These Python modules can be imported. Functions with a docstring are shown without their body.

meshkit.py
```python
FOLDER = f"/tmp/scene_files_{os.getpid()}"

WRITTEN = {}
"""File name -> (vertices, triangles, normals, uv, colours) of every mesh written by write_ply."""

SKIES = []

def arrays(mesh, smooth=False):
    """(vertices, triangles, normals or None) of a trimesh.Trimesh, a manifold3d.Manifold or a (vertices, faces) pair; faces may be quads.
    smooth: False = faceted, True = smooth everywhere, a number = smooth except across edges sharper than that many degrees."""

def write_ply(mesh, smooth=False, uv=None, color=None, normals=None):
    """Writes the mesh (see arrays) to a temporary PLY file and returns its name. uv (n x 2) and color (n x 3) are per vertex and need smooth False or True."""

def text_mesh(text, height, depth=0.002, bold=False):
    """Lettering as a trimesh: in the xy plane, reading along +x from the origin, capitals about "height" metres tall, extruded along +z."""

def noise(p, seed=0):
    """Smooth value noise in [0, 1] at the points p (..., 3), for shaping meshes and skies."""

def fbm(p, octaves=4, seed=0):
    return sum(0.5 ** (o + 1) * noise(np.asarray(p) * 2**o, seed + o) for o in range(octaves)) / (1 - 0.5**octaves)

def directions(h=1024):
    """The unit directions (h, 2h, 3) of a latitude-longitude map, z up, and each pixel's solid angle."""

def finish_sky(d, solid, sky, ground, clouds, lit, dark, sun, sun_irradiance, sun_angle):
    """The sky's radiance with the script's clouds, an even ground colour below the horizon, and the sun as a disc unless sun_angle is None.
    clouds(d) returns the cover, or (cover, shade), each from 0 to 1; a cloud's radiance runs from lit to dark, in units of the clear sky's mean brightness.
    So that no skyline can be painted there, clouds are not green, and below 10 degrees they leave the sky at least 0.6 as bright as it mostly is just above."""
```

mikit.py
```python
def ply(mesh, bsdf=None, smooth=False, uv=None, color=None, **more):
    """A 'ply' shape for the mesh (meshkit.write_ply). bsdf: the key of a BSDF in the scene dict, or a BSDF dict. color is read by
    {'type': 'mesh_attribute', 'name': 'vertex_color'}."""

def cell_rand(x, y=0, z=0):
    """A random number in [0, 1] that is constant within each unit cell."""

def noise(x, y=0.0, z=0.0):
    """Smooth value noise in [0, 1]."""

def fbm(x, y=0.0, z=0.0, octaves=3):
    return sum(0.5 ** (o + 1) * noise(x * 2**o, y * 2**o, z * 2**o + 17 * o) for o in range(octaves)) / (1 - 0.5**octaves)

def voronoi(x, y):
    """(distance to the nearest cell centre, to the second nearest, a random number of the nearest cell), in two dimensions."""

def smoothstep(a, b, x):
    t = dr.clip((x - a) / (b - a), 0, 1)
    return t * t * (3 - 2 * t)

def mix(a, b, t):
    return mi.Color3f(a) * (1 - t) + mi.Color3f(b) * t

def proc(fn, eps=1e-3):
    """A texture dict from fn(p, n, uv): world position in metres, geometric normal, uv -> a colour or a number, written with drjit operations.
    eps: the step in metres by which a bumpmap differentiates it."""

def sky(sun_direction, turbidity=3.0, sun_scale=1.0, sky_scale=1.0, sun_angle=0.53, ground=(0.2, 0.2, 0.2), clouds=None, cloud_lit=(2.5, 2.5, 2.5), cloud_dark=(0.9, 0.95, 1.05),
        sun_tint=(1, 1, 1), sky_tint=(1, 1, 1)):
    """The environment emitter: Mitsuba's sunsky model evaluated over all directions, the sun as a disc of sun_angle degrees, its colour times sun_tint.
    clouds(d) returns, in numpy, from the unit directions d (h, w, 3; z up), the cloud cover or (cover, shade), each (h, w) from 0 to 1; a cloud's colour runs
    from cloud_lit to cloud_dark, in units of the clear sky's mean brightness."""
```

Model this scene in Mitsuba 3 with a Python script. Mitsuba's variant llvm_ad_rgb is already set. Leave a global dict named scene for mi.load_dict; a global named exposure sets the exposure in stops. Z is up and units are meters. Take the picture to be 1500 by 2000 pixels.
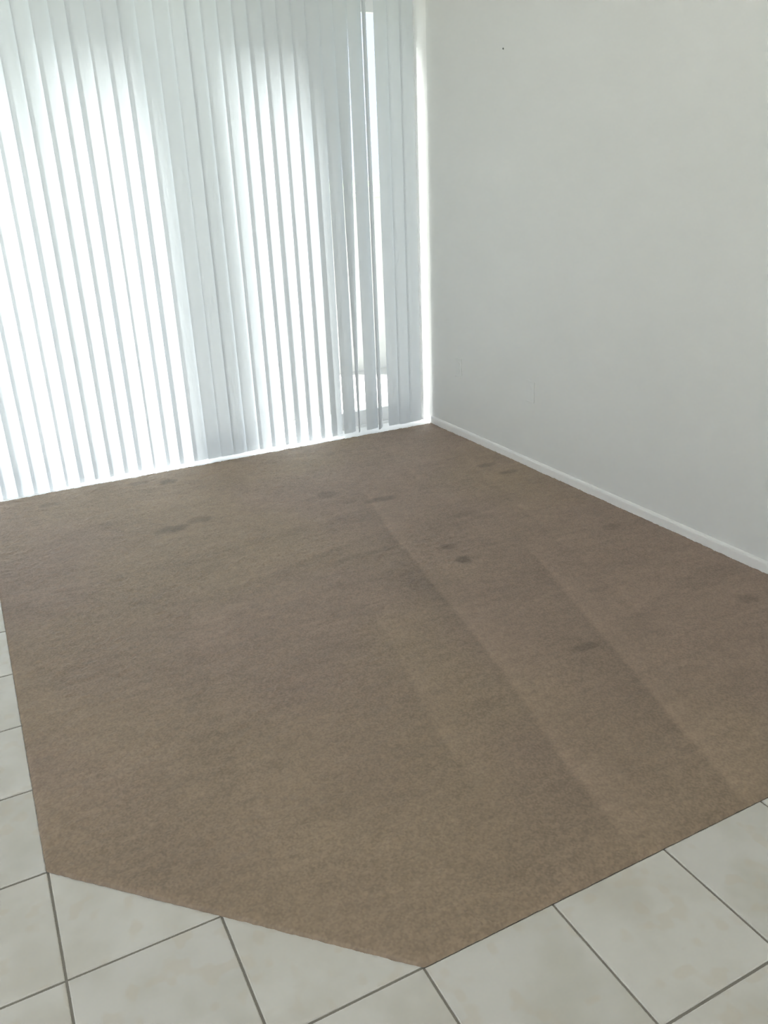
import math, random
import numpy as np, trimesh, mitsuba as mi, drjit as dr
import shapely.geometry as sg
import mikit, meshkit
from mikit import noise, fbm, smoothstep, mix

T = mi.ScalarTransform4f
scene, labels = {'type': 'scene'}, {}
rng = np.random.default_rng(7)

# ------------------------------------------------------------------ camera
CAM = np.array([0.0829, -1.7330, 1.5067])
FWD = np.array([0.41082636, 0.83117440, -0.37466095])
UP = np.array([0.20312218, 0.31716973, 0.92636102])
scene['camera'] = {'type': 'perspective', 'fov': 2 * math.degrees(math.atan(750 / 1603.9)), 'fov_axis': 'x',
                   'near_clip': 0.05, 'far_clip': 500.0,
                   'to_world': T().look_at(origin=CAM.tolist(), target=(CAM + FWD).tolist(), up=UP.tolist())}
# ------------------------------------------------------------------ sky, sun, exposure
EL, AZ = math.radians(40), math.radians(50)          # the sun stands in front of the glass door and to its left
SUN = (-math.sin(AZ) * math.cos(EL), math.cos(AZ) * math.cos(EL), math.sin(EL))
def haze(d):
    c = meshkit.fbm(d * np.array([3.0, 3.0, 7.0]) + 5.0, 4)
    return np.clip(0.45 + 0.5 * c, 0, 1), np.clip(1.6 * (c - 0.35), 0, 1)
scene['sky'] = mikit.sky(SUN, turbidity=6.0, sun_angle=14.0, sun_tint=(0.77, 1.0, 1.36), ground=(0.25, 0.3, 0.2), sky_tint=(0.86, 0.98, 1.22), sun_scale=3.9, sky_scale=0.9, clouds=haze, cloud_lit=(1.8, 2.0, 2.3), cloud_dark=(1.45, 1.62, 1.88))
exposure = 2.56

# ------------------------------------------------------------------ dimensions (metres)
S = 0.33                      # one floor tile with its joint
XR, YB = 2.7053, 2.818        # right wall, carpet edge at the glass door
XL, YF, ZC = -2.62, -4.25, 2.74
SLAT_Y, DOOR_Y = 2.862, 3.02
DX0, DX1, DZ = -0.62, XR, 2.50

# ------------------------------------------------------------------ materials
def rgb(*c): return {'type': 'rgb', 'value': list(map(float, c))}
def mat(name, d, two=True):
    scene[name] = {'type': 'twosided', 'bsdf': d} if two else d
    return name

def wall_col(p, n, uv):
    s = fbm(p.x * 1.3 + 3, p.y * 1.3, p.z * 1.3 + 9)
    return mix((0.675, 0.675, 0.655), (0.71, 0.71, 0.695), s)
def wall_bump(p, n, uv):
    return 0.0009 * smoothstep(0.42, 0.72, fbm(p.x * 95 + 5, p.y * 95, p.z * 95, 2))
mat('paint_wall', {'type': 'bumpmap', 'arbitrary': mikit.proc(wall_bump, 1.5e-3), 'scale': 1.0,
                   'bsdf': {'type': 'principled', 'base_color': mikit.proc(wall_col), 'roughness': 0.6, 'specular': 0.3}})
mat('paint_ceiling', {'type': 'diffuse', 'reflectance': rgb(0.78, 0.78, 0.76)})
mat('paint_trim', {'type': 'principled', 'base_color': rgb(0.78, 0.77, 0.75), 'roughness': 0.35, 'specular': 0.4})
mat('plate_plastic', {'type': 'principled', 'base_color': rgb(0.68, 0.68, 0.665), 'roughness': 0.4})
mat('dark_slot', {'type': 'diffuse', 'reflectance': rgb(0.12, 0.12, 0.12)})
mat('white_metal', {'type': 'principled', 'base_color': rgb(0.82, 0.82, 0.82), 'roughness': 0.35, 'specular': 0.5})
mat('grout', {'type': 'diffuse', 'reflectance': rgb(0.235, 0.22, 0.195)})
mat('glass', {'type': 'thindielectric', 'int_ior': 1.5}, two=False)
mat('vinyl', {'type': 'principledthin', 'base_color': rgb(0.70, 0.73, 0.755), 'roughness': 0.55, 'diff_trans': 0.60, 'eta': 1.3}, two=False)
mat('stucco', {'type': 'diffuse', 'reflectance': rgb(0.62, 0.61, 0.58)})
mat('concrete', {'type': 'diffuse', 'reflectance': rgb(0.55, 0.54, 0.51)})
def lawn_col(p, n, uv):
    return mix((0.12, 0.16, 0.07), (0.18, 0.22, 0.11), fbm(p.x * 3, p.y * 3, 0.0))
mat('grass', {'type': 'diffuse', 'reflectance': mikit.proc(lawn_col)})

TILE_TONES = [((0.50, 0.475, 0.43), (0.57, 0.55, 0.515)), ((0.515, 0.49, 0.445), (0.58, 0.56, 0.525)), ((0.49, 0.47, 0.425), (0.56, 0.54, 0.51))]
def tile_fn(lo, hi, k):
    def f(p, n, uv):
        a = fbm(p.x * 7 + 31 * k, p.y * 7 + 13 * k, 1.5 * k, 4)
        b = fbm(p.x * 26 + 7 * k, p.y * 26, 5.0, 2)
        c = mix(lo, hi, smoothstep(0.25, 0.7, a))
        return mix(c, (0.50, 0.44, 0.36), 0.35 * smoothstep(0.60, 0.78, b))
    return f
for k, (lo, hi) in enumerate(TILE_TONES):
    mat(f'ceramic_{k}', {'type': 'principled', 'base_color': mikit.proc(tile_fn(lo, hi, k)), 'roughness': 0.33, 'specular': 0.45})

STAINS = [(0.77, 1.94, .075, .035, .55), (0.92, 1.99, .06, .035, .4), (1.59, 1.96, .05, .04, .35), (1.79, 1.75, .075, .03, .5), (1.64, 1.80, .03, .02, .2), (1.76, .93, .03, .035, .6),
          (1.78, 1.08, .035, .025, .4), (1.74, .13, .05, .02, .45), (2.52, 1.9, .05, .03, .4), (2.56, 1.74, .05, .025, .45), (.77, 2.70, .05, .03, .4), (.92, 2.63, .05, .03, .4),
          (2.48, .09, .04, .03, .4), (2.52, .87, .04, .03, .3), (1.45, 1.20, .14, .02, .22), (1.52, .80, .10, .22, .16), (.3, 2.62, .05, .03, .3), (2.05, 1.35, .06, .03, .2), (1.25, 1.6, .08, .05, .15)]
STROKES = [(1.55, .93, .19, -.55, 1.9, 1.0), (1.82, .09, .29, -.6, .9, 1.0), (1.13, .25, .18, -.2, .75, .55), (2.22, .9, .22, .2, 2.2, .35), (.55, .4, .1, -.3, 1.3, .3), (2.05, 1.7, .15, 1.1, 2.7, .3)]
CROSS = [(.3, 1.55, .08, 0., 1.5, .8), (1.2, 1.28, .25, .8, 1.6, 1.0), (2.3, .30, .30, 1.9, 2.7, .7), (.5, .95, .05, 0., 1.2, .4), (.4, 2.2, .1, 0., 1.4, .5), (2.3, -.2, .2, 1.8, 2.7, .5)]
def carpet_col(p, n, uv):
    x, y = p.x, p.y
    # vacuum strokes: the pile lies to one side or the other along long, slightly leaning lines
    wob = 0.07 * (fbm(x * 1.4, y * 1.6 + 4, 0.0) - .5)
    strokes = mi.Float(0)
    for x0, y0, m, ya, yb, k in STROKES:
        d = x - x0 - m * (y - y0) + wob
        on = smoothstep(ya - .25, ya + .1, y) * (1 - smoothstep(yb - .3, yb + .2, y)) * (.6 + .8 * fbm(x * 3, y * 3, 11.0))
        strokes += k * on * (smoothstep(-.012, .016, d) * dr.exp(-dr.abs(d) / .09) * .15 - smoothstep(.012, -.016, d) * dr.exp(-dr.abs(d) / .14) * .10)
    for x0, y0, m, xa, xb, k in CROSS:
        d = y - y0 - m * (x - x0) + wob * .6
        on = smoothstep(xa - .2, xa + .15, x) * (1 - smoothstep(xb - .25, xb + .15, x))
        strokes += k * on * (smoothstep(-.02, .02, d) * dr.exp(-dr.abs(d) / .08) * .07 - smoothstep(.02, -.02, d) * dr.exp(-dr.abs(d) / .10) * .07)
    strokes += .12 * (fbm(x * 2.2 + 1.5 * y, y * 1.5, 21.0) - .5)
    mott = 0.16 * (fbm(x * 4, y * 7, 2.0, 3) - .5) + 0.17 * (fbm(x * 14 + 5 * y, y * 46, 7.0, 3) - .5) + 0.13 * (fbm(x * 55, y * 70, 4.0, 2) - .5) + .30 * (noise(x * 210, y * 210, 1.0) - .5)
    v = 1 + strokes + mott
    for sx, sy, ax, ay, k in STAINS:
        jag = 0.8 * (noise(x * 40 + sx * 9, y * 40, 3.0) - .5)
        d = dr.square((x - sx) / ax) + dr.square((y - sy) / ay)
        v *= 1 - k * 0.62 * (1 - smoothstep(0.0, 2.2, d + jag))
    c = mix((0.245, 0.176, 0.136), (0.258, 0.190, 0.132), smoothstep(0.3, .7, fbm(x * 1.2, y * 1.2, 9.0)))
    return c * v
def carpet_bump(p, n, uv):
    return 0.004 * fbm(p.x * 170, p.y * 170, p.z * 40, 2)
mat('carpet_fibre', {'type': 'bumpmap', 'arbitrary': mikit.proc(carpet_bump, 1e-3), 'scale': 1.0,
                     'bsdf': {'type': 'principled', 'base_color': mikit.proc(carpet_col), 'roughness': 0.6, 'specular': 0.45, 'sheen': 1.0, 'sheen_tint': 0.0}})

# ------------------------------------------------------------------ helpers
def box(x0, x1, y0, y1, z0, z1, bev=0.0):
    if bev:
        import manifold3d as m3
        b = bev
        pts = [(x, y, z) for sx in (0, 1) for sy in (0, 1) for sz in (0, 1) for x, y, z in
               ((x0 if not sx else x1, (y0 + b, y1 - b)[sy], (z0 + b, z1 - b)[sz]), ((x0 + b, x1 - b)[sx], y0 if not sy else y1, (z0 + b, z1 - b)[sz]),
                ((x0 + b, x1 - b)[sx], (y0 + b, y1 - b)[sy], z0 if not sz else z1))]
        return trimesh.convex.convex_hull(np.array(pts))
    m = trimesh.creation.box(extents=(x1 - x0, y1 - y0, z1 - z0))
    m.apply_translation(((x0 + x1) / 2, (y0 + y1) / 2, (z0 + z1) / 2))
    return m
def join(*ms): return trimesh.util.concatenate(ms)
def numbered(name):
    if name not in scene: return name
    i = 1
    while f'{name}_{i:03d}' in scene: i += 1
    return f'{name}_{i:03d}'
def add(name, mesh, bsdf, smooth=False, **lab):
    key = numbered(name)
    scene[key] = mikit.ply(mesh, bsdf, smooth=smooth)
    if lab: labels[key] = lab
    return key

# ------------------------------------------------------------------ room shell
add('floor', box(XL, XR + .01, YF, YB + .0, -0.12, -0.003), 'grout', kind='structure', label='pale ceramic tile floor with dark joints around the carpet')
add('ceiling', box(XL - .15, XR + .15, YF - .15, DOOR_Y + .01, ZC, ZC + .12), 'paint_ceiling', kind='structure')
add('wall_right', box(XR + .012, XR + .16, YF - .15, YB + 0.0, -0.12, ZC), 'paint_wall', kind='structure', label='plain white painted wall on the right with fine texture')
# back wall around the sliding door: header, left pier, right return (jamb)
hdr = join(box(DX0, XR + .16, YB, DOOR_Y + .11, DZ, ZC), box(XL - .15, XR + .16, DOOR_Y + .01, DOOR_Y + .11, ZC, 3.2))
pier = box(XL - .15, DX0, YB, DOOR_Y + .11, -0.12, ZC)
add('wall_back', join(hdr, pier), 'paint_wall', kind='structure')
add('wall_return', box(XR + .012, XR + .16, YB, DOOR_Y + .11, -0.12, DZ), 'paint_trim', kind='structure')
def wall_with_hole(axis, pos, th, a0, a1, h0, h1, z0, z1):
    """a wall in the plane axis = pos, from a0 to a1, with an opening h0..h1, z0..z1"""
    def b(p0, p1, zz0, zz1):
        return box(pos - th, pos, p0, p1, zz0, zz1) if axis == 'x' else box(p0, p1, pos - th, pos, zz0, zz1)
    return join(b(a0, h0, -.12, ZC), b(h1, a1, -.12, ZC), b(h0, h1, -.12, z0), b(h0, h1, z1, ZC))
add('wall_left', wall_with_hole('x', XL, .15, YF - .15, YB, -3.6, 0.9, 0.05, 2.35), 'paint_wall', kind='structure')
add('wall_front', wall_with_hole('y', YF, .15, XL - .15, XR + .16, -1.6, 0.8, 1.0, 2.35), 'paint_wall', kind='structure')
def window(name, axis, pos, h0, h1, z0, z1):
    w = .05
    def b(p0, p1, zz0, zz1, d0, d1):
        return box(pos - d1, pos - d0, p0, p1, zz0, zz1) if axis == 'x' else box(p0, p1, pos - d1, pos - d0, zz0, zz1)
    mid = (h0 + h1) / 2
    add(name + '__frame', join(b(h0, h0 + w, z0, z1, .03, .12), b(h1 - w, h1, z0, z1, .03, .12), b(h0, h1, z0, z0 + w, .03, .12), b(h0, h1, z1 - w, z1, .03, .12),
                               b(mid - w / 2, mid + w / 2, z0, z1, .04, .11)), 'white_metal')
    labels[name] = {'kind': 'structure'}
    for p0, p1 in ((h0 + w, mid - w / 2), (mid + w / 2, h1 - w)):
        if axis == 'x': q = np.array([(pos - .075, p0, z0 + w), (pos - .075, p1, z0 + w), (pos - .075, p1, z1 - w), (pos - .075, p0, z1 - w)])
        else: q = np.array([(p0, pos - .075, z0 + w), (p1, pos - .075, z0 + w), (p1, pos - .075, z1 - w), (p0, pos - .075, z1 - w)])
        add(name + '__pane', trimesh.Trimesh(q, [[0, 1, 2], [0, 2, 3]], process=False), 'glass')
window('window_1', 'x', XL, -3.6, 0.9, 0.05, 2.35)
window('window_2', 'y', YF, -1.6, 0.8, 1.0, 2.35)

# baseboard along the right wall: a swept profile with an eased top
prof = sg.Polygon([(0, -0.004), (-0.012, -0.004), (-0.012, 0.040), (-0.0112, 0.047), (-0.0085, 0.052), (-0.0045, 0.0548), (0, 0.056)])
bb = trimesh.creation.extrude_polygon(prof, YB - (-2 * S - .02))
bb.apply_transform(np.array([[1, 0, 0, XR + .012], [0, 0, -1, YB], [0, 1, 0, 0], [0, 0, 0, 1.0]]))
add('baseboard_right', bb, 'paint_trim', smooth=25, kind='structure', label='low white baseboard along the foot of the right wall')
bb2 = trimesh.creation.extrude_polygon(prof, (-2 * S - .02) - YF)
bb2.apply_transform(np.array([[1, 0, 0, XR + .012], [0, 0, -1, -2 * S - .02], [0, 1, 0, 0], [0, 0, 0, 1.0]]))
add('baseboard_right__length', bb2, 'paint_trim', smooth=25)

# nail hole high on the right wall
hole = trimesh.creation.cylinder(radius=.004, height=.003, sections=14)
hole.apply_transform(trimesh.transformations.rotation_matrix(math.pi / 2, (0, 1, 0)))
hole.apply_translation((XR + .0112, 2.065, 2.08))
add('wall_right__nail_hole', hole, 'dark_slot')

# wall plates on the right wall
def outlet(y, z, label):
    x = XR + .012
    k = numbered('wall_outlet')
    scene[k + '__plate'] = mikit.ply(box(x - .0025, x + .001, y - .036, y + .036, z - .058, z + .058, .0016), 'plate_plastic')
    for i, dz in enumerate((-.0195, .0195)):
        face = trimesh.creation.cylinder(radius=.0165, height=.003, sections=24)
        face.apply_transform(trimesh.transformations.rotation_matrix(math.pi / 2, (0, 1, 0)))
        face.apply_translation((x - .0022, y, z + dz))
        nm = k + '__socket' + ('' if i == 0 else '_001')
        scene[nm] = mikit.ply(face, 'plate_plastic', smooth=30)
        slots = join(box(x - .0041, x - .0035, y - .0075, y - .0055, z + dz - .003, z + dz + .006), box(x - .0041, x - .0035, y + .0055, y + .0075, z + dz - .003, z + dz + .005))
        scene[nm + '__slot'] = mikit.ply(slots, 'plate_plastic')
    labels[k] = {'label': label, 'category': 'outlet'}
outlet(2.49, .432, 'white wall plate low on the right wall, nearer the glass door')
scene_keys = [k for k in scene if k.startswith('wall_outlet__')]
def outlet2(y, label):
    dy = y - 2.49
    for k in scene_keys:
        scene[k.replace('wall_outlet__', 'wall_outlet_001__')] = {**scene[k], 'to_world': T().translate([0, dy, -.006])}
    labels['wall_outlet_001'] = {'label': label, 'category': 'outlet'}
outlet2(1.768, 'white wall plate low on the right wall, farther from the glass door')

# ------------------------------------------------------------------ floor tiles, each a part of the floor
carpet_poly = sg.Polygon([(0, 0), (2 * S, -2 * S), (XR + .02, -2 * S), (XR + .02, YB + .05), (0, YB + .05)])
room_poly = sg.box(XL, YF, XR + .012, YB)
free = room_poly.difference(carpet_poly.buffer(-0.003, join_style=2))
def tile_mesh(poly):
    top = poly.buffer(-0.0022, join_style=2)
    if top.is_empty or top.geom_type != 'Polygon': return None
    a, b = np.array(poly.exterior.coords)[:-1], np.array(top.exterior.coords)[:-1]
    return trimesh.convex.convex_hull(np.vstack([np.c_[a, np.full(len(a), -.010)], np.c_[a, np.full(len(a), -.0016)], np.c_[b, np.zeros(len(b))]]))
J = 0.0028
ntile = 0
for v in range(-13, 9):
    for u in range(-8, 9):
        c = sg.box(u * S + J, v * S + J, (u + 1) * S - J, (v + 1) * S - J).intersection(free)
        for g in (c.geoms if hasattr(c, 'geoms') else [c]):
            if g.is_empty or g.geom_type != 'Polygon' or g.area < 2e-4: continue
            m = tile_mesh(g)
            if m is None: continue
            m.apply_translation((0, 0, rng.uniform(-.0006, .0004)))
            add('floor__tile', m, f'ceramic_{rng.integers(3)}'); ntile += 1

# ------------------------------------------------------------------ carpet
GX, GY = 0.007, 0.007
ys = np.linspace(-2 * S - .003, YB - .001, int((YB + 2 * S) / GY))
nx = int(XR / GX)
tt = np.linspace(0, 1, nx)
xl = np.where(ys < 0, -ys, 0.0) - .003
X = xl[:, None] * (1 - tt) + (XR + .002) * tt
Y = np.repeat(ys[:, None], nx, 1)
P = np.c_[X.ravel(), Y.ravel()]
fz = meshkit.fbm(np.c_[P * 55, np.zeros(len(P))])
f2 = meshkit.fbm(np.c_[P * 6, np.full(len(P), 3.0)])
edge = np.minimum.reduce([P[:, 0] + .003, (P[:, 0] + P[:, 1]) / math.sqrt(2) + .002, P[:, 1] + 2 * S + .003])
ramp = np.clip(edge / .022, 0, 1); ramp = np.sqrt(np.clip(1 - (1 - ramp) ** 2, 0, 1))
Z = .0005 + .0085 * ramp + (fz - .5) * .006 * ramp + (f2 - .5) * .004 * ramp
wob = (meshkit.fbm(np.c_[P * 90, np.full(len(P), 8.0)]) - .5) * .0035 * (edge < .02)
Vc = np.c_[P[:, 0] + wob, P[:, 1] + wob, Z]
i = np.arange(len(ys) - 1)[:, None] * nx + np.arange(nx - 1)
q = np.stack([i, i + 1, i + 1 + nx, i + nx], -1).reshape(-1, 4)
add('carpet', trimesh.Trimesh(Vc, np.vstack([q[:, [0, 1, 2]], q[:, [0, 2, 3]]]), process=False), 'carpet_fibre', smooth=True,
    label='brown carpet with a clipped corner, vacuum strokes and dark stains', category='carpet')

# ------------------------------------------------------------------ sliding glass door with its sill
labels['door_1'] = {'kind': 'structure'}
add('door_1__sill', box(DX0, XR + .012, YB - .004, DOOR_Y + .11, -.05, .004, .003), 'white_metal')
add('door_1__track', join(*[box(DX0, XR + .012, y - .004, y + .004, .003, .02) for y in (DOOR_Y - .02, DOOR_Y + .03)]), 'white_metal')
add('door_1__jamb', join(box(DX0, DX0 + .03, DOOR_Y - .06, DOOR_Y + .09, .004, DZ), box(XR - .018, XR + .012, DOOR_Y - .06, DOOR_Y + .09, .004, DZ),
                         box(DX0, XR + .012, DOOR_Y - .06, DOOR_Y + .09, DZ - .03, DZ)), 'white_metal')
MID = 1.06
for n, (a, b, y) in enumerate(((DX0 + .03, MID + .04, DOOR_Y - .012), (MID - .04, XR - .018, DOOR_Y + .036))):
    st, rl, d = .065, .085, .018
    k = add('door_1__panel', join(box(a, a + st, y - d, y + d, .02, DZ - .03), box(b - st, b, y - d, y + d, .02, DZ - .03),
                                  box(a + st, b - st, y - d, y + d, .02, .02 + rl), box(a + st, b - st, y - d, y + d, DZ - .03 - rl, DZ - .03)), 'white_metal')
    g = np.array([(a + st, y, .02 + rl), (b - st, y, .02 + rl), (b - st, y, DZ - .03 - rl), (a + st, y, DZ - .03 - rl)])
    add(k + '__pane', trimesh.Trimesh(g, [[0, 1, 2], [0, 2, 3]], process=False), 'glass')

# ------------------------------------------------------------------ vertical blind: headrail and single vinyl slats
W, SP = 0.089, 0.0803
def slat(xc, yaw, z0, z1, twist, sway, bow=.0055):
    nz, nw = 13, 9
    zs = np.linspace(z0, z1, nz); ts = np.linspace(-.5, .5, nw)
    V = []
    for z in zs:
        h = (z1 - z) / (z1 - z0)
        a = math.radians(yaw + twist * h)
        for t in ts:
            lx, ly = t * W, -bow * (1 - (2 * t) ** 2) + bow * .5
            V.append((xc + lx * math.cos(a) - ly * math.sin(a) + sway * h ** 1.3, SLAT_Y + lx * math.sin(a) + ly * math.cos(a), z))
    i = np.arange(nz - 1)[:, None] * nw + np.arange(nw - 1)
    q = np.stack([i, i + 1, i + 1 + nw, i + nw], -1).reshape(-1, 4)
    return trimesh.Trimesh(np.array(V), np.vstack([q[:, [0, 1, 2]], q[:, [0, 2, 3]]]), process=False)
labels['vertical_blind'] = {'label': 'white vertical blind of hanging vinyl slats drawn across the sliding glass door', 'category': 'vertical blind'}
ZT = 2.462
add('vertical_blind__headrail', box(DX0 + .02, XR - .01, SLAT_Y - .02, SLAT_Y + .02, ZT + .012, ZT + .05, .004), 'white_metal')
X0 = 0.486 * 1.009 + .0435     # centre of slat 0 (from its left edge in view)
special = {8: (0, 8, -1), 9: (.002, 8, -2), 14: (0, 7, -1), 15: (-.003, 4, 28), 16: (-.003, 2, 13), 17: (-.003, 2, 12), 18: (-.003, 2, 19), 19: (-.003, 2, 19), 20: (-.002, 7, 3),
           21: (-.004, 5, 56, -.010), 22: (-.002, 7, 1), 23: (-.021, 50, -2), 24: (-.004, 6, 1), 25: (-.002, 4, 1), 26: (-.004, 2, 1, 0)}   # slat: (shift, yaw at the top, twist, sway)
for k in range(-12, 27):
    free_slat = (rng.uniform(-.005, .005), 7 + rng.uniform(-6, 4), rng.uniform(-4, 2), rng.uniform(-.003, .003))
    sp = special.get(k, free_slat)
    dx, yaw, tw, sway = sp + free_slat[len(sp):]
    z0 = .024 + rng.uniform(-.003, .003)
    if k < 1: z0 = max(.003, .024 + .007 * (k - 1))
    add('vertical_blind__slat', slat(X0 + SP * k + dx, yaw, z0, ZT, tw, sway), 'vinyl', smooth=True)
    add('vertical_blind__hook', box(X0 + SP * k + dx - .003, X0 + SP * k + dx + .003, SLAT_Y - .002, SLAT_Y + .002, ZT - .004, ZT + .014), 'white_metal')

# ------------------------------------------------------------------ outside the door: porch, patio, low wall, lawn
add('patio', box(-7, 9, DOOR_Y + .11, 6.8, -.16, -.04), 'concrete', kind='structure')
add('porch_roof', box(-5, 6, DOOR_Y + .11, 3.68, 3.0, 3.16), 'paint_ceiling', kind='structure')
CY, CW = 3.27, .24
for cx, cw, lb in ((0.885, .125, 'square pale stucco porch column outside, behind the middle of the blind'), (1.93, .28, 'square pale stucco porch column outside, behind the right end of the blind')):
    k = numbered('porch_column')
    add(k, join(box(cx - cw, cx + cw, CY - .1, CY + .1, -.04, 3.0, .01), box(cx - cw - .02, cx + cw + .02, CY - .12, CY + .12, -.04, .08, .01)), 'stucco', label=lb, category='column')
for px, lb in ((.135, 'slim round metal post standing outside, behind the left part of the blind'), (-.27, 'slim round metal post standing outside, beyond the left edge of the view')):
    pole = trimesh.creation.cylinder(radius=.038, height=3.04, sections=24); pole.apply_translation((px, CY, 1.48))
    foot = trimesh.creation.cylinder(radius=.07, height=.02, sections=24); foot.apply_translation((px, CY, -.03))
    add('porch_post', join(pole, foot), 'white_metal', smooth=30, label=lb, category='post')
add('garden_wall', join(box(2.85, 8.5, 4.75, 4.92, -.04, 1.38), box(2.82, 8.53, 4.72, 4.95, 1.38, 1.43, .01)), 'stucco', label='low pale stucco wall across the patio outside the door', category='wall')
gx, gy = np.meshgrid(np.linspace(-40, 40, 60), np.linspace(6.8, 80, 50))
gz = -.10 + .05 * meshkit.fbm(np.c_[gx.ravel() * .4, gy.ravel() * .4, np.zeros(gx.size)])
i = np.arange(49)[:, None] * 60 + np.arange(59)
q = np.stack([i, i + 1, i + 61, i + 60], -1).reshape(-1, 4)
add('lawn', trimesh.Trimesh(np.c_[gx.ravel(), gy.ravel(), gz], np.vstack([q[:, [0, 1, 2]], q[:, [0, 2, 3]]]), process=False), 'grass', smooth=True, kind='structure')
add('ground', box(-40, 40, -40, YF - .16, -.3, -.16), 'concrete', kind='structure')
add('ground_side', box(-40, XL - .16, YF - .16, DOOR_Y + .11, -.3, -.16), 'concrete', kind='structure')
